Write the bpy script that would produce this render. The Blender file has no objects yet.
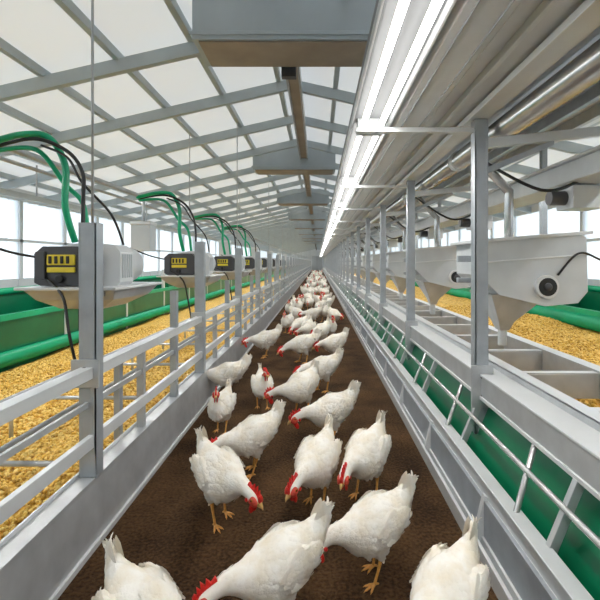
import bpy, bmesh, math, random
import numpy as np
from mathutils import Vector, Matrix
random.seed(7)
scn = bpy.context.scene
scn.view_settings.view_transform = 'Standard'
scn.view_settings.exposure = 0.27

# ---------------------------------------------------------------- materials
def mat(name, col, rough=0.5, metal=0.0, noise=None, bump=None, var=0.0, emit=None, spec=None):
    m = bpy.data.materials.new(name); m.use_nodes = True
    nt = m.node_tree; b = nt.nodes['Principled BSDF']
    b.inputs['Base Color'].default_value = (*col, 1)
    b.inputs['Roughness'].default_value = rough
    b.inputs['Metallic'].default_value = metal
    if spec is not None: b.inputs['Specular IOR Level'].default_value = spec
    tc = nt.nodes.new('ShaderNodeTexCoord')
    if noise:
        n = nt.nodes.new('ShaderNodeTexNoise'); n.inputs['Scale'].default_value = noise
        n.inputs['Detail'].default_value = 6
        nt.links.new(tc.outputs['Object'], n.inputs['Vector'])
        if var:
            r = nt.nodes.new('ShaderNodeValToRGB')
            r.color_ramp.elements[0].position = .3; r.color_ramp.elements[1].position = .7
            r.color_ramp.elements[0].color = (*[c*(1-var) for c in col], 1)
            r.color_ramp.elements[1].color = (*[min(1, c*(1+var)) for c in col], 1)
            nt.links.new(n.outputs['Fac'], r.inputs[0]); nt.links.new(r.outputs[0], b.inputs['Base Color'])
        if bump:
            bp = nt.nodes.new('ShaderNodeBump'); bp.inputs['Strength'].default_value = bump
            bp.inputs['Distance'].default_value = 0.02
            nt.links.new(n.outputs['Fac'], bp.inputs['Height']); nt.links.new(bp.outputs[0], b.inputs['Normal'])
    if emit:
        b.inputs['Emission Color'].default_value = (1, .98, .94, 1); b.inputs['Emission Strength'].default_value = emit
    return m

M_metal = mat('galvanised_steel', (.47, .485, .495), .34, .35, noise=9, var=.12)
M_post = mat('post_steel', (.36, .39, .42), .4, .35, noise=12, var=.10)
M_white = mat('white_painted_metal', (.64, .655, .66), .3, .12, noise=5, var=.05)
M_house = mat('lamp_housing_grey', (.17, .175, .18), .5, .1, noise=5, var=.04)
M_beam = mat('roof_beam_grey', (.46, .51, .53), .5, .1, noise=6, var=.06)
M_baffle = mat('baffle_grey', (.44, .49, .52), .45, .1, noise=4, var=.05)
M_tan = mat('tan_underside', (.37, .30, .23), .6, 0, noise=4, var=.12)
M_green = mat('green_plastic', (.002, .15, .065), .3, 0, noise=3, var=.2)
M_greenl = mat('green_tube', (.004, .38, .18), .28, 0, noise=3, var=.15)
M_black = mat('black_rubber', (.012, .012, .012), .45)
M_dark = mat('dark_housing', (.07, .07, .075), .35, .2)
M_yellow = mat('yellow_label', (.75, .60, .04), .5)
M_tube = mat('fluorescent_tube', (1, 1, 1), .4, emit=5)
M_pipe = mat('zinc_pipe', (.60, .60, .59), .2, .7, noise=14, var=.10)
M_plast = mat('grey_plastic', (.54, .565, .58), .4, 0, noise=8, var=.05)

def soil():
    m = bpy.data.materials.new('brown_litter_soil'); m.use_nodes = True
    nt = m.node_tree; b = nt.nodes['Principled BSDF']; b.inputs['Roughness'].default_value = .95
    b.inputs['Specular IOR Level'].default_value = .15
    tc = nt.nodes.new('ShaderNodeTexCoord')
    a = nt.nodes.new('ShaderNodeTexNoise'); a.inputs['Scale'].default_value = 3; a.inputs['Detail'].default_value = 8
    c = nt.nodes.new('ShaderNodeTexNoise'); c.inputs['Scale'].default_value = 70; c.inputs['Detail'].default_value = 7
    mx = nt.nodes.new('ShaderNodeMath'); mx.operation = 'ADD'
    h = nt.nodes.new('ShaderNodeMath'); h.operation = 'MULTIPLY'; h.inputs[1].default_value = .5
    for n in (a, c): nt.links.new(tc.outputs['Object'], n.inputs['Vector'])
    nt.links.new(a.outputs['Fac'], mx.inputs[0]); nt.links.new(c.outputs['Fac'], mx.inputs[1]); nt.links.new(mx.outputs[0], h.inputs[0])
    r = nt.nodes.new('ShaderNodeValToRGB')
    r.color_ramp.elements[0].position = .38; r.color_ramp.elements[0].color = (.022, .011, .005, 1)
    r.color_ramp.elements[1].position = .66; r.color_ramp.elements[1].color = (.140, .074, .032, 1)
    nt.links.new(h.outputs[0], r.inputs[0]); nt.links.new(r.outputs[0], b.inputs['Base Color'])
    bp = nt.nodes.new('ShaderNodeBump'); bp.inputs['Strength'].default_value = 1; bp.inputs['Distance'].default_value = .035
    nt.links.new(h.outputs[0], bp.inputs['Height']); nt.links.new(bp.outputs[0], b.inputs['Normal'])
    return m
M_soil = soil()

def grain():
    m = bpy.data.materials.new('yellow_feed_grain'); m.use_nodes = True
    nt = m.node_tree; b = nt.nodes['Principled BSDF']; b.inputs['Roughness'].default_value = .7
    tc = nt.nodes.new('ShaderNodeTexCoord')
    v = nt.nodes.new('ShaderNodeTexVoronoi'); v.inputs['Scale'].default_value = 42
    nt.links.new(tc.outputs['Object'], v.inputs['Vector'])
    s = nt.nodes.new('ShaderNodeSeparateColor'); nt.links.new(v.outputs['Color'], s.inputs[0])
    r = nt.nodes.new('ShaderNodeValToRGB'); e = r.color_ramp.elements
    e[0].color = (.38, .19, .02, 1); e[1].color = (.90, .62, .16, 1)
    x = e.new(.45); x.color = (.72, .42, .06, 1)
    nt.links.new(s.outputs[0], r.inputs[0]); nt.links.new(r.outputs[0], b.inputs['Base Color'])
    bp = nt.nodes.new('ShaderNodeBump'); bp.invert = True; bp.inputs['Strength'].default_value = .8; bp.inputs['Distance'].default_value = .012
    nt.links.new(v.outputs['Distance'], bp.inputs['Height']); nt.links.new(bp.outputs[0], b.inputs['Normal'])
    return m
M_grain = grain()
def pellet():
    m = bpy.data.materials.new('feed_pellet'); m.use_nodes = True
    nt = m.node_tree; b = nt.nodes['Principled BSDF']; b.inputs['Roughness'].default_value = .65
    g = nt.nodes.new('ShaderNodeNewGeometry')
    r = nt.nodes.new('ShaderNodeValToRGB'); e = r.color_ramp.elements
    e[0].color = (.45, .23, .025, 1); e[1].color = (.95, .72, .25, 1)
    x = e.new(.4); x.color = (.80, .50, .08, 1)
    nt.links.new(g.outputs['Random Per Island'], r.inputs[0]); nt.links.new(r.outputs[0], b.inputs['Base Color'])
    return m
M_pellet = pellet()

def translucent(name, col, tfac, clear=0.0):
    m = bpy.data.materials.new(name); m.use_nodes = True
    nt = m.node_tree; nt.nodes.clear()
    o = nt.nodes.new('ShaderNodeOutputMaterial')
    d = nt.nodes.new('ShaderNodeBsdfDiffuse'); d.inputs[0].default_value = (*col, 1)
    t = nt.nodes.new('ShaderNodeBsdfTranslucent'); t.inputs[0].default_value = (*col, 1)
    mx = nt.nodes.new('ShaderNodeMixShader'); mx.inputs[0].default_value = tfac
    nt.links.new(d.outputs[0], mx.inputs[1]); nt.links.new(t.outputs[0], mx.inputs[2])
    last = mx
    if clear:
        tr = nt.nodes.new('ShaderNodeBsdfTransparent'); m2 = nt.nodes.new('ShaderNodeMixShader'); m2.inputs[0].default_value = clear
        nt.links.new(mx.outputs[0], m2.inputs[1]); nt.links.new(tr.outputs[0], m2.inputs[2]); last = m2
    nt.links.new(last.outputs[0], o.inputs[0])
    return m
M_roof = translucent('translucent_roof_sheet', (.78, .80, .81), .135)
M_curt = translucent('translucent_window_sheet', (.76, .83, .89), .40, .04)

# ---------------------------------------------------------------- mesh builder
class B:
    def __init__(s): s.v = []; s.f = []; s.m = []; s.sm = []; s.mats = []
    def mi(s, m):
        if m not in s.mats: s.mats.append(m)
        return s.mats.index(m)
    def add(s, vs, fs, m, smooth=False):
        o = len(s.v); s.v += [tuple(v) for v in vs]; k = s.mi(m)
        for f in fs: s.f.append([i+o for i in f]); s.m.append(k); s.sm.append(smooth)
    def box(s, x0, x1, y0, y1, z0, z1, m, rot=None):
        vs = [Vector((x, y, z)) for x in (x0, x1) for y in (y0, y1) for z in (z0, z1)]
        if rot:
            c = Vector(((x0+x1)/2, (y0+y1)/2, (z0+z1)/2)); vs = [rot @ (v-c)+c for v in vs]
        s.add(vs, [(0, 1, 3, 2), (4, 6, 7, 5), (0, 4, 5, 1), (2, 3, 7, 6), (0, 2, 6, 4), (1, 5, 7, 3)], m)
    def prof(s, pts, y0, y1, m):
        n = len(pts); vs = [(x, y0, z) for x, z in pts]+[(x, y1, z) for x, z in pts]
        fs = [(i, (i+1) % n, n+(i+1) % n, n+i) for i in range(n)]+[tuple(range(n))[::-1], tuple(range(n, 2*n))]
        s.add(vs, fs, m)
    def tube(s, pts, r, m, n=10, smooth=True):
        pts = [Vector(p) for p in pts]; rs = r if isinstance(r, (list, tuple)) else [r]*len(pts)
        vs = []; up = None
        for i, p in enumerate(pts):
            t = (pts[min(i+1, len(pts)-1)]-pts[max(i-1, 0)]).normalized()
            if up is None: up = Vector((0, 0, 1)) if abs(t.z) < .9 else Vector((1, 0, 0))
            a = up.cross(t).normalized(); b_ = t.cross(a); up = b_
            for k in range(n):
                q = 2*math.pi*k/n; vs.append(p+(a*math.cos(q)+b_*math.sin(q))*rs[i])
        fs = []
        for i in range(len(pts)-1):
            for k in range(n): fs.append((i*n+k, i*n+(k+1) % n, (i+1)*n+(k+1) % n, (i+1)*n+k))
        s.add(vs, fs, m, smooth)
        s.add(vs[:n], [tuple(range(n))[::-1]], m); s.add(vs[-n:], [tuple(range(n))], m)
    def loft(s, rects, m):
        vs = []
        for x0, x1, y0, y1, z in rects: vs += [(x0, y0, z), (x1, y0, z), (x1, y1, z), (x0, y1, z)]
        fs = []
        for i in range(len(rects)-1):
            for k in range(4): fs.append((i*4+k, i*4+(k+1) % 4, i*4+4+(k+1) % 4, i*4+4+k))
        n = len(rects); fs += [(3, 2, 1, 0), (4*n-4, 4*n-3, 4*n-2, 4*n-1)]
        s.add(vs, fs, m)
    def ell(s, c, r, m, rot=None, seg=14, rng=9):
        vs = []; fs = []; c = Vector(c)
        for i in range(rng+1):
            th = math.pi*i/rng
            for k in range(seg):
                ph = 2*math.pi*k/seg
                v = Vector((r[0]*math.sin(th)*math.cos(ph), r[1]*math.sin(th)*math.sin(ph), r[2]*math.cos(th)))
                if rot: v = rot @ v
                vs.append(c+v)
        for i in range(rng):
            for k in range(seg): fs.append((i*seg+k, (i+1)*seg+k, (i+1)*seg+(k+1) % seg, i*seg+(k+1) % seg))
        s.add(vs, fs, m, True)
    def mesh(s, name):
        me = bpy.data.meshes.new(name); me.from_pydata(s.v, [], s.f)
        for m in s.mats: me.materials.append(m)
        me.polygons.foreach_set('material_index', s.m); me.polygons.foreach_set('use_smooth', s.sm)
        bm = bmesh.new(); bm.from_mesh(me); bmesh.ops.remove_doubles(bm, verts=bm.verts, dist=1e-6)
        bmesh.ops.recalc_face_normals(bm, faces=bm.faces); bm.to_mesh(me); bm.free()
        me.update(); return me
    def obj(s, name, bevel=0, loc=(0, 0, 0)):
        o = bpy.data.objects.new(name, s.mesh(name)); scn.collection.objects.link(o); o.location = loc
        if bevel:
            md = o.modifiers.new('bevel', 'BEVEL'); md.width = bevel; md.segments = 2; md.limit_method = 'ANGLE'
        return o
def inst(o, name, loc):
    p = bpy.data.objects.new(name, o.data); scn.collection.objects.link(p); p.location = loc; p.scale = o.scale
    for md in o.modifiers:
        n = p.modifiers.new(md.name, md.type); n.width = md.width; n.segments = md.segments; n.limit_method = md.limit_method
    return p

Y0, Y1 = -2.5, 62
YE = Y1-.12
XL, XR, XC = -4.5, 4.0, -0.3
EAVE = 2.3
SL = .23
RZ = EAVE+SL*(XC-XL)
SLR = (RZ-EAVE)/(XR-XC)
def roofz(x): return RZ-SL*(XC-x) if x < XC else RZ-SLR*(x-XC)

# ---------------------------------------------------------------- shell
b = B(); b.box(XL-.2, XR+.2, Y0, Y1, -.1, 0, M_soil); b.obj('floor')
b = B()
for side in (0, 1):
    xa, xb = (XL-.3, XC) if side == 0 else (XC, XR+.3)
    b.add([(xa, Y0, roofz(xa)), (xb, Y0, roofz(xb)), (xb, Y1, roofz(xb)), (xa, Y1, roofz(xa))], [(0, 1, 2, 3)], M_roof)
b.obj('ceiling')

M_wallw = mat('white_wall_panel', (.70, .73, .75), .6, 0, noise=3, var=.03)
for nm, x in (('wall_left', XL), ('wall_right', XR)):
    b = B(); s = -1 if x < 0 else 1
    b.box(x, x+s*.08, Y0, Y1, 0, .95, M_wallw)
    b.box(x, x+s*.08, Y0, Y1, 2.12, EAVE+.02, M_wallw)
    y = Y0
    while y < Y1:
        b.box(x-s*.015, x, y, y+.05, 0, .95, M_wallw); y += .55
    b.obj(nm)
    b = B(); y = Y0
    while y < Y1:
        b.box(x-s*.03, x+s*.06, y, y+.07, .95, 2.12, M_wallw)
        y += 1.1
    b.box(x-s*.03, x+s*.05, Y0, Y1, 1.5, 1.54, M_wallw)
    vs = []; ys = np.arange(Y0, Y1, .11)
    for i, yy in enumerate(ys):
        dx = s*(.0+.07*(i % 2)); vs += [(x+dx, yy, .95), (x+dx, yy, 2.12)]
    b.add(vs, [(2*i, 2*i+2, 2*i+3, 2*i+1) for i in range(len(ys)-1)], M_curt)
    b.obj('window_1' if s < 0 else 'window_2')
for nm, y in (('wall_back', Y1), ('wall_front', Y0-.08)):
    b = B(); pts = [(XL-.1, 0), (XR+.1, 0), (XR+.1, roofz(XR+.1)), (XC, RZ), (XL-.1, roofz(XL-.1))]
    b.prof(pts, y, y+.08, M_wallw); b.obj(nm)
b = B(); b.box(-.9, .6, Y1-.06, Y1-.01, 0, 2.1, M_plast); b.box(-.16, -.14, Y1-.08, Y1-.06, 0, 2.1, M_dark); b.obj('door_1')

# rafters + purlins
b = B()
ys = [2.4-1.1*k for k in range(4, 0, -1)]+[2.4+1.1*k for k in range(0, 54)]
for y in ys:
    if y < Y0+.1: continue
    for xa, xb in ((XL, XC), (XC, XR)):
        za, zb = roofz(xa), roofz(xb); h = .11; t = .028
        b.add([(xa, y-t, za-.07), (xb, y-t, zb-.07), (xb, y-t, zb-.07-h), (xa, y-t, za-.07-h),
               (xa, y+t, za-.07), (xb, y+t, zb-.07), (xb, y+t, zb-.07-h), (xa, y+t, za-.07-h)],
              [(0, 1, 2, 3), (7, 6, 5, 4), (0, 4, 5, 1), (1, 5, 6, 2), (2, 6, 7, 3), (3, 7, 4, 0)], M_beam)
b.obj('roof_rafters')
b = B()
for x in [XL+.35+.62*k for k in range(0, 14)]:
    if x > XR: break
    z = roofz(x); b.box(x-.025, x+.025, Y0, YE, z-.075, z-.005, M_beam)
b.obj('roof_purlins')

# baffles
def baffle(y, h, xa=-1.12, xb=.30):
    b = B()
    b.box(xa, xb, 0, .42, 0, h, M_baffle)
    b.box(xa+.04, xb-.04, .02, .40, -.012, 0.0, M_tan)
    b.box(xa-.02, xb+.02, -.01, .0, .03, .06, M_baffle)
    for x in (xa+.1, xb-.1): b.tube([(x, .2, h), (x, .2, roofz(x)-2.80)], .012, M_post)
    return b.obj('ventilation_baffle', .006, (0, y, 2.79))
baffle(3.0, .33, -.90, .44)
for k in range(1, 9): baffle(3.0+4.2*k, .40)
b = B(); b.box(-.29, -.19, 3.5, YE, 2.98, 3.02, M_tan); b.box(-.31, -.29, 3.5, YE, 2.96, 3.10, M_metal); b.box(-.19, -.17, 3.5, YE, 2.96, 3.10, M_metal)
for k in range(26): b.box(-.26, -.22, 4.6+2.2*k, 4.65+2.2*k, 3.02, roofz(-.3)-.15, M_post)
b.box(-.30, -.18, 3.44, 3.5, 2.72, 3.0, M_dark)
b.obj('ceiling_track')

# ---------------------------------------------------------------- fluorescent light line
b = B()
b.prof([(.185, 1.995), (.21, 1.99), (.375, 1.99), (.40, 1.995), (.40, 2.03), (.185, 2.03)], Y0+.1, YE, M_house)
b.box(.185, .192, Y0+.1, YE, 1.955, 1.995, M_white); b.box(.393, .40, Y0+.1, YE, 1.955, 1.995, M_white)
y = Y0+.15
while y < Y1-2:
    for x in (.243, .337): b.tube([(x, y, 1.935), (x, y+1.5, 1.935)], .0155, M_tube, 10)
    for e in (y-.02, y+1.5): b.box(.22, .36, e, e+.025, 1.918, 1.992, M_white)
    y += 1.58
b.obj('fluorescent_light_strip')

# ---------------------------------------------------------------- overhead conveyor structure, right
b = B()
b.prof([(.42, 1.99), (.44, 1.97), (.60, 1.97), (.62, 1.99), (.62, 2.12), (.42, 2.12)], Y0+.1, YE, M_white)
b.box(.47, .475, Y0+.1, YE, 1.962, 1.97, M_post); b.box(.57, .575, Y0+.1, YE, 1.962, 1.97, M_post)
b.prof([(.64, 2.02), (.86, 1.99), (.86, 2.03), (.64, 2.16)], Y0+.1, YE, M_white)
b.box(.70, .72, Y0+.1, YE, 1.98, 2.02, M_white)
b.box(.80, .90, Y0+.1, YE, 1.955, 1.985, M_white)
b.prof([(.62, 2.16), (1.15, 2.13), (2.3, 2.35), (2.3, 2.37), (1.15, 2.16), (.62, 2.2)], Y0+.1, YE, M_white)
for x in (1.35, 1.6, 1.9): b.box(x, x+.04, Y0+.1, YE, 2.08+.15*(x-1.15), 2.14+.19*(x-1.15), M_metal)
b.obj('overhead_conveyor', .004)
b = B(); b.tube([(1.02, Y0+.1, 1.93), (1.02, YE, 1.93)], .062, M_pipe, 20)
b.tube([(1.19, Y0+.1, 2.04), (1.19, YE, 2.04)], .052, M_pipe, 18)
for k in range(36):
    y = 1.35+1.66*k
    b.tube([(1.02, y, 1.93), (1.02, y+.06, 1.93)], .072, M_white, 20)
b.obj('feed_auger_pipe')
b = B(); b.box(1.5, 1.78, Y0+.1, YE, 1.68, 1.80, M_plast); b.box(1.47, 1.81, Y0+.1, YE, 1.80, 1.815, M_white)
b.obj('cable_duct', .01)

# ---------------------------------------------------------------- right feeding frame
PY = [2.2+1.66*k for k in range(-2, 35)]
b = B()
for y in PY:
    b.box(.822, .892, y, y+.012, .30, 1.95, M_post)
    b.box(.822, .832, y, y+.06, .30, 1.95, M_post); b.box(.882, .892, y, y+.06, .30, 1.95, M_post)
    b.box(.80, .915, y-.012, y, .44, .66, M_metal)
    for z in (.5, .6): b.tube([(.857, y-.022, z), (.857, y-.010, z)], .012, M_pipe, 6, False)
    b.box(.2, .89, y+.01, y+.05, 1.885, 1.91, M_white)
    b.prof([(.86, 1.80), (2.1, 1.93), (2.1, 1.98), (.86, 1.85)], y+.01, y+.05, M_white)
    b.prof([(.88, 1.66), (1.25, 1.82), (1.25, 1.85), (.88, 1.695)], y+.02, y+.04, M_post)
    b.box(2.06, 2.11, y, y+.05, 1.0, 2.3, M_post)
b.obj('frame_posts', .002)
b = B()
YS = -.6
b.prof([(.64, 0), (.70, 0), (.70, .05), (.685, .05), (.685, .015), (.655, .015), (.655, .07), (.64, .07)], YS, YE, M_white)
b.box(.695, .71, YS, YE, .04, .20, M_post)
b.box(.71, .755, YS, YE, .20, .265, M_white); b.box(.70, .76, YS, YE, .265, .273, M_white)
b.tube([(.80, YS, .40), (.80, YE, .40)], .012, M_pipe, 10)
b.box(.850, .885, YS, YE, .49, .605, M_metal); b.box(.845, .97, YS, YE, .605, .615, M_white)
b.box(.842, .86, YS, YE, .485, .502, M_white)
b.box(.97, .985, YS, YE, .46, .64, M_metal); b.box(.97, 1.05, YS, YE, .63, .64, M_white)
b.box(1.44, 1.455, YS, YE, .50, .64, M_metal); b.box(1.44, 1.52, YS, YE, .63, .64, M_white)
y = YS
while y < YE-.1:
    b.box(.985, 1.44, y, y+.012, .50, .63, M_metal); b.box(.985, 1.44, y, y+.05, .62, .63, M_white)
    y += .55
for k in range(74):
    y = -.3+.83*k
    b.prof([(.74, .25), (.77, .24), (.87, .48), (.84, .49)], y, y+.025, M_metal)
    b.prof([(.655, .03), (.70, .03), (.715, .21), (.70, .22)], y+.4, y+.43, M_white)
    b.tube([(.735, y+.2, .265), (.81, y+.26, .40), (.86, y+.3, .49)], .012, M_pipe, 8)
b.obj('feeding_frame', .002)
b = B()
b.prof([(.71, 0), (.76, 0), (.93, .45), (.93, .58), (.90, .58), (.90, .455)], YS, YE, M_green)
b.obj('green_trough')
def part(name, x, s, zt):
    b = B()
    b.box(x, x+s*.03, YS, YE, .02, .62, M_green)
    b.tube([(x-s*.05, YS, zt), (x-s*.05, YE, zt)], .075, M_greenl, 14)
    b.box(x-s*.02, x+s*.05, YS, YE, .60, .66, M_greenl)
    b.box(x+s*.45, x+s*.48, YS, YE, .3, .85, M_green); b.tube([(x+s*.45, YS, .86), (x+s*.45, YE, .86)], .04, M_greenl)
    for k in range(35):
        y = .5+1.7*k
        b.box(x, x+s*.48, y, y+.03, .2, .8, M_green)
        b.box(x-s*.01, x+s*.04, y-.3, y-.25, 0, 1.05, M_white)
    b.obj(name)
part('green_pen_partition', -3.2, -1, .22); part('green_pen_partition', 3.05, 1, .53)

# ---------------------------------------------------------------- left railing
b = B()
b.prof([(-.95, 0), (-.935, 0), (-.96, .25), (-.96, .27), (-1.04, .27), (-1.04, .26), (-.975, .26), (-.975, .25)], YS, YE, M_metal)
b.box(-.955, -.925, YS, YE, 0, .025, M_white)
b.box(-1.045, -1.035, YS, YE, .0, .285, M_white)
b.box(-.99, -.965, YS, YE, .40, .455, M_white)
b.box(-.99, -.965, YS, YE, .70, .745, M_white); b.box(-1.02, -.965, YS, YE, .74, .748, M_white)
b.box(-1.005, -.99, YS, YE, .57, .595, M_metal)
for k in range(35):
    y = 1.81-1.7+1.7*k
    b.box(-1.03, -.955, y, y+.012, .27, 1.37, M_post)
    b.box(-1.03, -1.02, y, y+.06, .0, 1.37, M_post); b.box(-.965, -.955, y, y+.06, .27, 1.37, M_post)
    b.box(-1.06, -.94, y-.01, y, .66, .78, M_metal)
    for z in (.70, .74): b.tube([(-1.0, y-.02, z), (-1.0, y-.008, z)], .011, M_pipe, 6, False)
    y2 = y+1.08
    b.box(-1.02, -.975, y2, y2+.045, .2, 1.0, M_post)
    y3 = y+.45
    b.box(-1.10, -1.065, y3, y3+.035, .05, .66, M_post)
    b.box(-1.02, -.98, y+.55, y+.58, .27, .74, M_metal)
b.obj('aisle_railing', .002)
b = B()
for k in range(36):
    y = .9+.85*k
    b.tube([(-1.05, y, .36), (-1.9, y, .36)], .012, M_metal, 8)
    b.tube([(-1.9, y, .36), (-1.9, y, .1)], .012, M_metal, 8)
b.tube([(-1.35, YS, .40), (-1.35, 32, .40)], .013, M_metal, 8)
b.tube([(-1.9, YS, .36), (-1.9, 32, .36)], .013, M_metal, 8)
b.obj('pen_divider_rods')

# conduits left
b = B()
for x, z in ((-1.62, 1.80), (-1.72, 1.84), (-2.6, 2.05)): b.tube([(x, YS, z), (x, YE, z)], .018, M_metal, 8)
b.box(-3.6, -3.5, YS, YE, 1.95, 2.02, M_beam)
for k in range(18):
    y = 1.9+3.4*k
    b.tube([(-1.02, y, 1.37), (-1.02, y, roofz(-1.02)-.15)], .006, M_metal, 6)
    b.tube([(-1.62, y, 1.8), (-1.62, y, roofz(-1.62)-.15)], .006, M_metal, 6)
    b.tube([(-3.55, y, 2.0), (-3.55, y, roofz(-3.55)-.1)], .01, M_metal, 6)
b.obj('conduit_pipes')

# motor/control units (left)
b = B()
b.prof([(-.36, 1.10), (-.33, 1.085), (-.11, 1.085), (-.08, 1.10), (-.08, 1.24), (-.12, 1.275), (-.32, 1.275), (-.36, 1.24)], .20, .27, M_dark)
b.box(-.29, -.16, .185, .2, 1.185, 1.235, M_yellow)
for i in range(4): b.box(-.28+.028*i, -.265+.028*i, .18, .186, 1.192, 1.228, M_black)
b.box(-.29, -.16, .185, .2, 1.15, 1.175, M_yellow)
b.box(-.345, -.30, .185, .2, 1.12, 1.25, M_dark)
b.tube([(-.23, .18, 1.12), (-.23, .2, 1.12)], .018, M_black, 16)
b.prof([(-.30, 1.075), (.0, 1.075), (.02, 1.10), (.02, 1.25), (-.01, 1.285), (-.16, 1.30), (-.30, 1.27)], .27, .42, M_white)
b.tube([(-.10, .42, 1.185), (-.10, .60, 1.185)], .10, M_plast, 20); b.tube([(-.10, .60, 1.185), (-.10, .63, 1.185)], [.10, .06], M_plast, 20)
for i in range(5): b.box(.02, .026, .29+.025*i, .30+.025*i, 1.12, 1.24, M_plast)
b.loft([(-.26, -.06, .25, .5, .97), (-.34, .03, .18, .60, 1.02), (-.38, .06, .14, .68, 1.075)], M_metal)
b.box(-.40, .07, .12, .70, 1.068, 1.082, M_white)
b.box(-.02, .0, .02, .3, 1.04, 1.068, M_post)
ub = b.obj('feeder_control_unit', .008, (-1.0, 1.81, 0))
for k in range(-1, 16):
    if k: inst(ub, 'feeder_control_unit', (-1.0, 1.81+1.7*k, 0))
b = B(); b.box(-.06, .06, -.05, .05, 0, .17, M_plast); b.tube([(0, 0, .17), (0, 0, .30)], .01, M_metal, 8); b.box(-.065, .065, -.055, .055, .15, .17, M_white)
jb = b.obj('junction_box', .008, (-1.62, 3.9, 1.30)); jb.scale = (1.5, 1.4, 1.6)
for k in range(1, 6): inst(jb, 'junction_box', (-1.62, 3.9+3.4*k, 1.30))

# hose bundle
def bez(pts, n=8):
    P = [Vector(p) for p in pts]; P = [P[0]]+P+[P[-1]]; out = []
    for i in range(1, len(P)-2):
        for k in range(n):
            t = k/n; a, b_, c, d = P[i-1:i+3]
            out.append(.5*((2*b_)+(-a+c)*t+(2*a-5*b_+4*c-d)*t*t+(-a+3*b_-3*c+d)*t**3))
    out.append(P[-2]); return out
b = B()
b.tube(bez([(-.62, .25, .41), (-.42, .2, .44), (-.30, .22, .43), (-.24, .25, .3), (-.24, .25, .1), (-.22, .3, -.07)]), .016, M_greenl, 8)
b.tube(bez([(-.62, .3, .39), (-.38, .25, .38), (-.27, .3, .22), (-.18, .3, .12), (-.15, .3, -.07)]), .012, M_greenl, 8)
b.tube(bez([(-.62, .28, .40), (-.36, .2, .42), (-.20, .2, .36), (-.10, .15, .25), (-.04, .05, .12), (-.03, .03, -.02)]), .009, M_black, 8)
b.tube(bez([(-.35, .24, .40), (-.20, .2, .33), (-.10, .15, .20), (.0, .22, .06), (.0, .35, -.08)]), .006, M_black, 8)
b.tube(bez([(-.3, .2, -.25), (-.16, .1, -.33), (-.10, .05, -.5), (-.08, .1, -.72)]), .007, M_black, 8)
b.tube(bez([(-.62, .1, -.05), (-.45, .15, -.12), (-.33, .2, -.15)]), .006, M_black, 8)
hb = b.obj('hose_bundle', 0, (-1.0, 1.81, 1.37))
for k in (-1, 1, 2, 3): inst(hb, 'hose_bundle', (-1.0, 1.81+1.7*k, 1.37))

# ---------------------------------------------------------------- hoppers right
b = B()
b.prof([(.98, 1.32), (1.58, 1.37), (1.63, 1.35), (1.64, 1.02), (1.58, .95), (1.38, .93), (1.10, 1.0), (.98, 1.12)], 0, .42, M_plast)
b.prof([(.94, 1.315), (1.66, 1.37), (1.66, 1.39), (.94, 1.335)], -.02, .44, M_white)
b.loft([(1.17, 1.23, .15, .22, .76), (1.15, 1.25, .12, .25, .82), (1.06, 1.42, .02, .40, 1.0)], M_metal)
b.tube([(1.2, .185, .78), (1.2, .185, .66)], .028, M_plast, 12)
b.tube([(1.38, -.03, 1.05), (1.38, .01, 1.05)], .070, M_white, 24)
b.tube([(1.38, -.034, 1.05), (1.38, -.02, 1.05)], .055, M_black, 24)
b.ell((1.38, -.035, 1.05), (.025, .012, .025), M_dark)
b.prof([(.98, 1.19), (1.64, 1.24), (1.64, 1.25), (.98, 1.20)], -.008, 0, M_white)
b.tube(bez([(1.45, -.01, 1.12), (1.56, -.03, 1.25), (1.7, .0, 1.22), (1.95, .05, 1.1)]), .007, M_black, 8)
b.tube([(1.25, .2, 1.34), (1.25, .2, 1.66), (1.05, .2, 1.88)], .03, M_pipe, 12)
b.box(.885, .99, .1, .14, 1.2, 1.24, M_post); b.box(.885, 1.05, .1, .14, 1.07, 1.10, M_post)
b.tube(bez([(1.0, .1, 1.86), (1.3, -.1, 1.62), (1.6, .0, 1.70)]), .010, M_black, 8)
b.box(1.55, 1.75, .0, .18, 1.53, 1.67, M_plast); b.tube([(1.45, .09, 1.60), (1.55, .09, 1.60)], .045, M_dark, 14)
hp = b.obj('feed_hopper', .008, (0, 2.55, 0))
for k in range(-1, 18):
    if k: inst(hp, 'feed_hopper', (0, 2.55+1.66*k, 0))

# ---------------------------------------------------------------- grain beds
def bed(name, x0, x1, z):
    b = B(); nx = 14; nyy = 260; vs = []; fs = []
    rnd = random.Random(3)
    for j in range(nyy+1):
        for i in range(nx+1):
            x = x0+(x1-x0)*i/nx; y = YS+(YE-YS)*j/nyy
            vs.append((x, y, z+.018*math.sin(x*5+y*2.1)+.012*math.sin(y*4.3-x*3)+rnd.uniform(-.006, .006)))
    for j in range(nyy):
        for i in range(nx): a = j*(nx+1)+i; fs.append((a, a+1, a+nx+2, a+nx+1))
    b.add(vs, fs, M_grain, True); b.obj(name)
bed('grain_bed', -3.19, -1.05, .10); bed('grain_bed', .99, 3.04, .46)
t = (1+5**.5)/2
ico_v = np.array([(-1, t, 0), (1, t, 0), (-1, -t, 0), (1, -t, 0), (0, -1, t), (0, 1, t), (0, -1, -t), (0, 1, -t), (t, 0, -1), (t, 0, 1), (-t, 0, -1), (-t, 0, 1)])/math.sqrt(1+t*t)
ico_f = np.array([(0, 11, 5), (0, 5, 1), (0, 1, 7), (0, 7, 10), (0, 10, 11), (1, 5, 9), (5, 11, 4), (11, 10, 2), (10, 7, 6), (7, 1, 8), (3, 9, 4), (3, 4, 2), (3, 2, 6), (3, 6, 8), (3, 8, 9), (4, 9, 5), (2, 4, 11), (6, 2, 10), (8, 6, 7), (9, 8, 1)])
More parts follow.
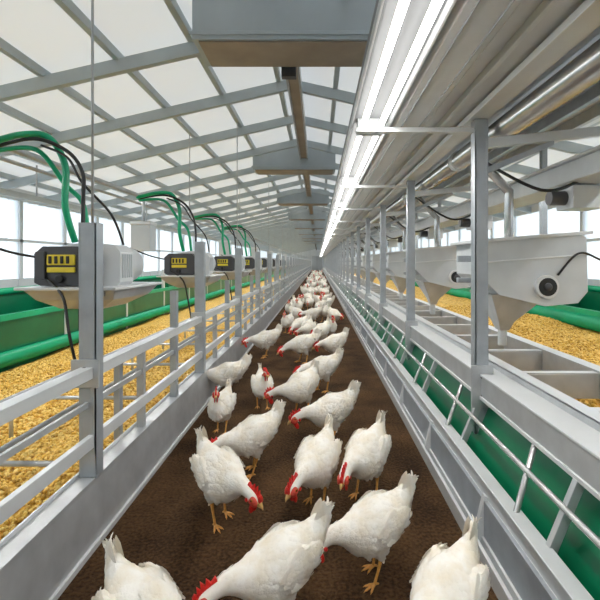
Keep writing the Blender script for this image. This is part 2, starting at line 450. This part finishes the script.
def pellets(name, x0, x1, y0, y1, z, n, seed):
    R = np.random.default_rng(seed)
    x = R.uniform(x0, x1, n); y = y0+(y1-y0)*R.uniform(0, 1, n)**1.25
    zz = z+.018*np.sin(x*5+y*2.1)+.012*np.sin(y*4.3-x*3)+R.uniform(.0, .012, n)
    r = R.uniform(.0085, .0125, n)
    sc = np.stack([r*R.uniform(.85, 1.25, n), r*R.uniform(.85, 1.25, n), r*.85], 1)
    V = ico_v[None]*sc[:, None]+np.stack([x, y, zz], 1)[:, None]
    F = ico_f[None]+(np.arange(n)*12)[:, None, None]
    me = bpy.data.meshes.new(name); me.from_pydata(V.reshape(-1, 3).tolist(), [], F.reshape(-1, 3).tolist())
    me.polygons.foreach_set('use_smooth', [True]*len(me.polygons)); me.materials.append(M_pellet)
    o = bpy.data.objects.new(name, me); scn.collection.objects.link(o)
pellets('feed_pellets', -3.1, -1.07, 1.1, 7, .10, 36000, 1)
pellets('feed_pellets', 1.0, 2.95, 1.2, 7, .46, 26000, 2)

# ---------------------------------------------------------------- hens
def feather_mat():
    m = bpy.data.materials.new('white_feathers'); m.use_nodes = True
    nt = m.node_tree; b = nt.nodes['Principled BSDF']
    b.inputs['Roughness'].default_value = .75; b.inputs['Specular IOR Level'].default_value = .2
    tc = nt.nodes.new('ShaderNodeTexCoord')
    n = nt.nodes.new('ShaderNodeTexNoise'); n.inputs['Scale'].default_value = 14; n.inputs['Detail'].default_value = 5
    nt.links.new(tc.outputs['Object'], n.inputs['Vector'])
    r = nt.nodes.new('ShaderNodeValToRGB'); r.color_ramp.elements[0].position = .25; r.color_ramp.elements[1].position = .6
    r.color_ramp.elements[0].color = (.82, .73, .58, 1); r.color_ramp.elements[1].color = (.92, .885, .82, 1)
    nt.links.new(n.outputs['Fac'], r.inputs[0]); nt.links.new(r.outputs[0], b.inputs['Base Color'])
    n2 = nt.nodes.new('ShaderNodeTexNoise'); n2.inputs['Scale'].default_value = 160
    nt.links.new(tc.outputs['Object'], n2.inputs['Vector'])
    bp = nt.nodes.new('ShaderNodeBump'); bp.inputs['Strength'].default_value = .3; bp.inputs['Distance'].default_value = .004
    nt.links.new(n2.outputs['Fac'], bp.inputs['Height']); nt.links.new(bp.outputs[0], b.inputs['Normal'])
    return m
M_fea = feather_mat()
M_red = mat('comb_red', (.72, .025, .018), .45, 0, noise=60, var=.25, bump=.3)
M_face = mat('face_red', (.70, .08, .05), .55, 0, noise=80, var=.2, bump=.3)
M_beak = mat('beak_horn', (.80, .50, .18), .4, 0, noise=30, var=.1)
M_leg = mat('leg_yellow', (.74, .36, .08), .5, 0, noise=70, var=.2, bump=.3)
M_eye = mat('eye_black', (.01, .008, .006), .1)
M_iris = mat('eye_orange', (.55, .18, .02), .2)

def loft_ell(b, st, m, n=18):
    P = [Vector(s[:3]) for s in st]; vs = []
    for i, s in enumerate(st):
        t_ = (P[min(i+1, len(P)-1)]-P[max(i-1, 0)]).normalized()
        side = (Vector((0, 1, 0))-t_*t_.y).normalized(); up = side.cross(t_)
        for k in range(n):
            q = 2*math.pi*k/n; vs.append(P[i]+side*math.cos(q)*s[3]+up*math.sin(q)*s[4])
    fs = []
    for i in range(len(st)-1):
        for k in range(n): fs.append((i*n+k, i*n+(k+1) % n, (i+1)*n+(k+1) % n, (i+1)*n+k))
    fs += [tuple(range(n))[::-1], tuple(range((len(st)-1)*n, len(st)*n))]
    b.add(vs, fs, m, True)

BODY = [(-.225, 0, .390, .005, .012), (-.213, 0, .371, .010, .028), (-.190, 0, .344, .021, .044), (-.155, 0, .313, .043, .060),
        (-.105, 0, .280, .073, .080), (-.045, 0, .254, .097, .100), (.02, 0, .238, .107, .108), (.075, 0, .230, .098, .101)]
NECKS = {
 'peck': ([(.118, 0, .212, .073, .076), (.157, .0, .186, .050, .053), (.187, .0, .156, .038, .040), (.208, 0, .130, .032, .033), (.226, 0, .110, .029, .030)],
          (.240, 0, .095), (.68, 0, -.73)),
 'low': ([(.122, .003, .230, .074, .076), (.168, .010, .226, .051, .053), (.208, .018, .216, .038, .040), (.240, .026, .202, .031, .032), (.266, .034, .188, .029, .029)],
         (.286, .041, .173), (.82, .25, -.45)),
 'mid': ([(.120, .0, .240, .074, .078), (.163, .0, .250, .052, .055), (.201, .003, .254, .039, .040), (.232, .006, .250, .031, .032), (.257, .01, .240, .029, .029)],
         (.276, .014, .226), (.86, .18, -.42)),
 'side': ([(.115, .015, .236, .072, .076), (.150, .045, .240, .050, .053), (.174, .078, .238, .038, .040), (.190, .107, .228, .031, .032), (.201, .132, .214, .029, .029)],
          (.210, .152, .200), (.38, .78, -.42)),
 'up': ([(.115, 0, .250, .072, .078), (.135, 0, .290, .048, .052), (.143, .003, .325, .037, .040), (.149, .006, .355, .032, .032), (.155, .01, .378, .029, .029)],
        (.166, .014, .398), (.93, .32, -.18)),
}
HS = 1.5
def feather(b, root, d, nrm, L, w, m, curl=.1):
    d = d.normalized(); s = nrm.cross(d).normalized(); nrm = d.cross(s)
    rows = [(0, .45, 0), (.4, 1.0, .02), (.75, .85, .0), (.93, .45, -curl*.6), (1.0, .0, -curl)]
    vs = []
    for a, ww, c in rows[:-1]:
        p = root+d*L*a+nrm*L*c
        vs += [p-s*w*ww*.5-nrm*w*.10, p+nrm*0.0, p+s*w*ww*.5-nrm*w*.10]
    vs.append(root+d*L-nrm*L*curl)
    fs = []
    for i in range(3):
        for k in range(2): fs.append((i*3+k, i*3+k+1, i*3+k+4, i*3+k+3))
    fs += [(9, 10, 12), (10, 11, 12)]
    b.add(vs, fs, m, True)

def make_hen(kind, seed, stride=.03):
    rnd = random.Random(seed)
    neck, hc, hd = NECKS[kind]
    hc = Vector(hc); hd = Vector(hd).normalized()
    st = BODY+neck+[(*hc, .0300, .032)]+[(*(hc+hd*.022), .026, .027), (*(hc+hd*.038), .014, .015)]
    tmp = B(); loft_ell(tmp, st, M_fea)
    for s in (-1, 1):
        ofs = stride*s
        loft_ell(tmp, [(.0, s*.050, .235, .050, .062), (.0+ofs*.3, s*.052, .185, .044, .052), (-.008+ofs*.5, s*.050, .15, .030, .034), (-.02+ofs*.6, s*.048, .122, .014, .016), (-.024+ofs*.6, s*.048, .108, .009, .010)], M_fea, 12)
        R = Matrix.Rotation(math.radians(20), 3, 'Y')
        tmp.ell((-.022, s*.084, .262), (.108, .028, .058), M_fea, R)
    tmp.ell((-.06, 0, .215), (.080, .062, .060), M_fea)
    me = tmp.mesh('tmp'); o = bpy.data.objects.new('tmp', me); scn.collection.objects.link(o)
    md = o.modifiers.new('r', 'REMESH'); md.mode = 'VOXEL'; md.voxel_size = .0065; md.use_smooth_shade = True
    sm = o.modifiers.new('s', 'SMOOTH'); sm.iterations = 5; sm.factor = .5
    dg = bpy.context.evaluated_depsgraph_get(); ev = o.evaluated_get(dg); me2 = ev.to_mesh()
    V = [v.co.copy() for v in me2.vertices]; F = [tuple(p.vertices) for p in me2.polygons]
    C = [(p.center.copy(), p.normal.copy()) for p in me2.polygons]
    ev.to_mesh_clear(); bpy.data.objects.remove(o)
    b = B(); b.add(V, F, M_fea, True)
    SP = [Vector(s[:3]) for s in st]
    cnt = 0; rnd.shuffle(C)
    for p, n in C:
        if cnt > 1250: break
        if p.z < .13 and p.x < .12: continue
        if (p-hc).length < .043: continue
        j = min(range(len(SP)), key=lambda i: (SP[i]-p).length_squared)
        tdir = SP[max(j-1, 0)]-SP[min(j+1, len(SP)-1)]
        if p.z < .19 and abs(p.x) < .1 and j < 9: tdir = Vector((-.4, 0, -1))
        tdir.normalize(); d = tdir-n*tdir.dot(n)
        if d.length < .25: continue
        d.normalize()
        nk = j >= 10
        L = rnd.uniform(.026, .036) if nk else rnd.uniform(.034, .050)
        w = rnd.uniform(.010, .014) if nk else rnd.uniform(.018, .025)
        if j <= 2: L *= .9; w *= .8
        lift = rnd.uniform(.06, .22)
        d = (d+n*lift+n.cross(d)*rnd.uniform(-.15, .15)).normalized()
        feather(b, p-n*.0015, d, n, L, w, M_fea, .10); cnt += 1
    for s in (-1, 1):
        for row, (nn, L0, z0, x0) in enumerate(((8, .115, .235, -.015), (7, .078, .258, .015), (6, .052, .285, .032))):
            for i in range(nn):
                f = i/(nn-1)
                root = Vector((x0+.028-.068*f, s*(.115-.012*f), z0-.022+.055*f))
                d = Vector((-1, -s*.24, .12+.36*f))
                feather(b, root, d, Vector((0, s, .18+.15*f)).normalized(), L0*(1-.12*abs(f-.4)), .026, M_fea, .06)
    for s in (-1, 1):
        for i in range(7):
            f = i/6
            root = Vector((-.142-.01*f, s*.012*(1-f*.3), .328-.02*f))
            ang = math.radians(62-46*f)
            d = Vector((-math.cos(ang), s*.06*(1-f), math.sin(ang)))
            feather(b, root, d, Vector((-.1, s, 0)).normalized(), .116-.03*f, .036, M_fea, .05)
    up = Vector((0, 0, 1)); up = (up-hd*up.dot(hd)).normalized()
    side = hd.cross(up).normalized()
    def H(a, u, s=0): return hc+(hd*a+up*u+side*s)*HS
    k_ = HS
    b.tube([H(.018, .0), H(.030, .001), H(.041, -.003), H(.048, -.008)], [.0095*k_, .0075*k_, .0042*k_, .0008], M_beak, 10)
    b.tube([H(.018, -.006), H(.030, -.0075), H(.039, -.009)], [.007*k_, .005*k_, .001], M_beak, 8)
    pro = [(.032, .006), (.030, .020), (.022, .026), (.018, .019), (.011, .037), (.006, .024), (-.001, .044), (-.007, .026), (-.015, .041), (-.020, .025), (-.034, .032), (-.034, .018), (-.022, .010), (0, .008)]
    n = len(pro); vs = []
    for t_ in (-.005, .005):
        for a, u in pro: vs.append(H(a, u, t_*(1.3-u*18)))
    b.add(vs, [tuple(range(n)), tuple(range(2*n-1, n-1, -1))]+[(i, i+n, (i+1) % n+n, (i+1) % n) for i in range(n)], M_red)
    rot = Matrix((hd, side, up)).transposed()
    def E(c, r, m): b.ell(c, tuple(q*k_ for q in r), m, rot, 12, 8)
    for s in (-1, 1):
        E(H(.012, -.030, s*.007), (.010, .004, .018), M_red)
        E(H(.010, -.001, s*.0130), (.020, .008, .016), M_face)
        E(H(-.010, -.010, s*.0180), (.006, .004, .007), M_red)
        E(H(.008, .004, s*.0190), (.0050, .003, .0050), M_iris)
        E(H(.008, .004, s*.0208), (.0032, .0022, .0032), M_eye)
        ofs = stride*s; y = s*.048
        fx = .004+ofs
        b.tube([(-.024+ofs*.6, y, .125), (-.020+ofs*.7, y, .105), (-.010+ofs*.85, y, .06), (fx-.002, y, .018), (fx, y, .010)], [.0085, .009, .0062, .0068, .008], M_leg, 10)
        for a, L in ((0, .062), (30, .052), (-30, .052), (180, .028)):
            an = math.radians(a)-s*-.1; dx, dy = math.cos(an), math.sin(an)
            b.tube([(fx, y, .011), (fx+dx*L*.4, y+dy*L*.4, .011), (fx+dx*L*.75, y+dy*L*.75, .006), (fx+dx*L*.85, y+dy*L*.85, .0055), (fx+dx*L, y+dy*L, .001)],
                   [.0068, .0055, .0048, .0028, .0005], M_leg, 8)
    return b.mesh('hen_'+kind)
HM = {'peck': make_hen('peck', 1), 'low': make_hen('low', 2, -.035), 'side': make_hen('side', 3, .02), 'up': make_hen('up', 4, .03), 'mid': make_hen('mid', 5, -.03)}
def hen_w(kind, X, Y, th, sc=.92, flip=False):
    o = bpy.data.objects.new('white_hen', HM[kind]); scn.collection.objects.link(o)
    o.location = (X, Y, 0); o.rotation_euler = (0, 0, math.radians(th)); o.scale = (sc, -sc if flip else sc, sc)
# near flock: (pose, X, Y, heading, scale, mirrored)
for h in (('mid', -.485, 1.17, -36, .86, False), ('mid', -.455, 1.95, -46, .90, False), ('mid', -.125, 1.38, 213, .86, True),
          ('mid', .215, 1.60, 208, .84, True), ('mid', .385, 1.25, 226, .86, False), ('mid', -.005, 2.08, 248, .90, True),
          ('mid', .25, 2.16, 236, .90, False), ('mid', -.37, 2.40, 218, .88, True), ('mid', .09, 2.78, 208, .92, True),
          ('up', -.68, 2.96, 262, .78, False), ('mid', -.80, 3.72, 200, .88, True), ('up', -.46, 3.46, 285, .78, False),
          ('side', -.13, 3.28, 235, .95, True), ('mid', .04, 3.9, 205, .92, False), ('mid', -.66, 5.3, 210, .95, True),
          ('low', -.18, 5.0, 195, .95, False), ('mid', .20, 5.1, 215, .92, True), ('mid', .05, 6.0, 235, .92, False),
          ('up', -.52, 7.1, 250, .85, False), ('low', -.28, 6.6, 230, .92, False), ('side', -.14, 6.25, 260, .92, True), ('up', .19, 6.5, 280, .85, False),
          ('mid', -.1, 8.0, 200, .92, False), ('mid', .13, 8.4, 240, .92, False), ('low', -.42, 8.1, 320, .92, False),
          ('up', -.62, 9.2, 260, .85, False), ('mid', .30, 7.9, 300, .9, False)):
    hen_w(*h)
rr = random.Random(11); placed = []
n_try = 0
while len(placed) < 76 and n_try < 20000:
    n_try += 1
    y = 9.4+rr.random()**1.2*34; x = rr.uniform(-.52, .30)
    if any((x-a)**2+((y-c)*.8)**2 < .34**2 for a, c in placed): continue
    placed.append((x, y)); hen_w(rr.choice(['mid', 'side', 'up', 'mid', 'up']), x, y, rr.uniform(200, 340), rr.uniform(.82, .95))

# ---------------------------------------------------------------- light
w = bpy.data.worlds.new('World'); scn.world = w; w.use_nodes = True
bg = w.node_tree.nodes['Background']; bg.inputs[0].default_value = (.95, .98, 1, 1); bg.inputs[1].default_value = 2.8
sun = bpy.data.lights.new('sun', 'SUN'); sun.energy = 3; sun.angle = .3; sun.color = (1, .98, .95)
so = bpy.data.objects.new('sun', sun); scn.collection.objects.link(so); so.rotation_euler = (math.radians(15), math.radians(-20), 0)
def strip(name, x, z, wdt, power):
    L = bpy.data.lights.new(name, 'AREA'); L.shape = 'RECTANGLE'; L.size = wdt; L.size_y = 60; L.energy = power; L.color = (1, .985, .96)
    o = bpy.data.objects.new(name, L); scn.collection.objects.link(o); o.location = (x, 28.5, z)
strip('aisle_lamp', .337, 1.916, .012, 340)
strip('pen_fill_light', -2.6, 2.02, .03, 420)  # added fill strip over the left pens to brighten the interior, not a fixture
strip('pen_fill_light', 2.0, 1.90, .03, 240)  # same added fill on the right pen side, no real lamp there

cam = bpy.data.cameras.new('camera'); co = bpy.data.objects.new('camera', cam); scn.collection.objects.link(co)
co.location = (0, 0, 1.2); co.rotation_euler = (math.radians(90), 0, 0)
cam.sensor_width = 36; cam.lens = 36*420/600; cam.shift_x = -18/600; cam.shift_y = -38/600; cam.clip_start = .05; cam.clip_end = 200
scn.camera = co
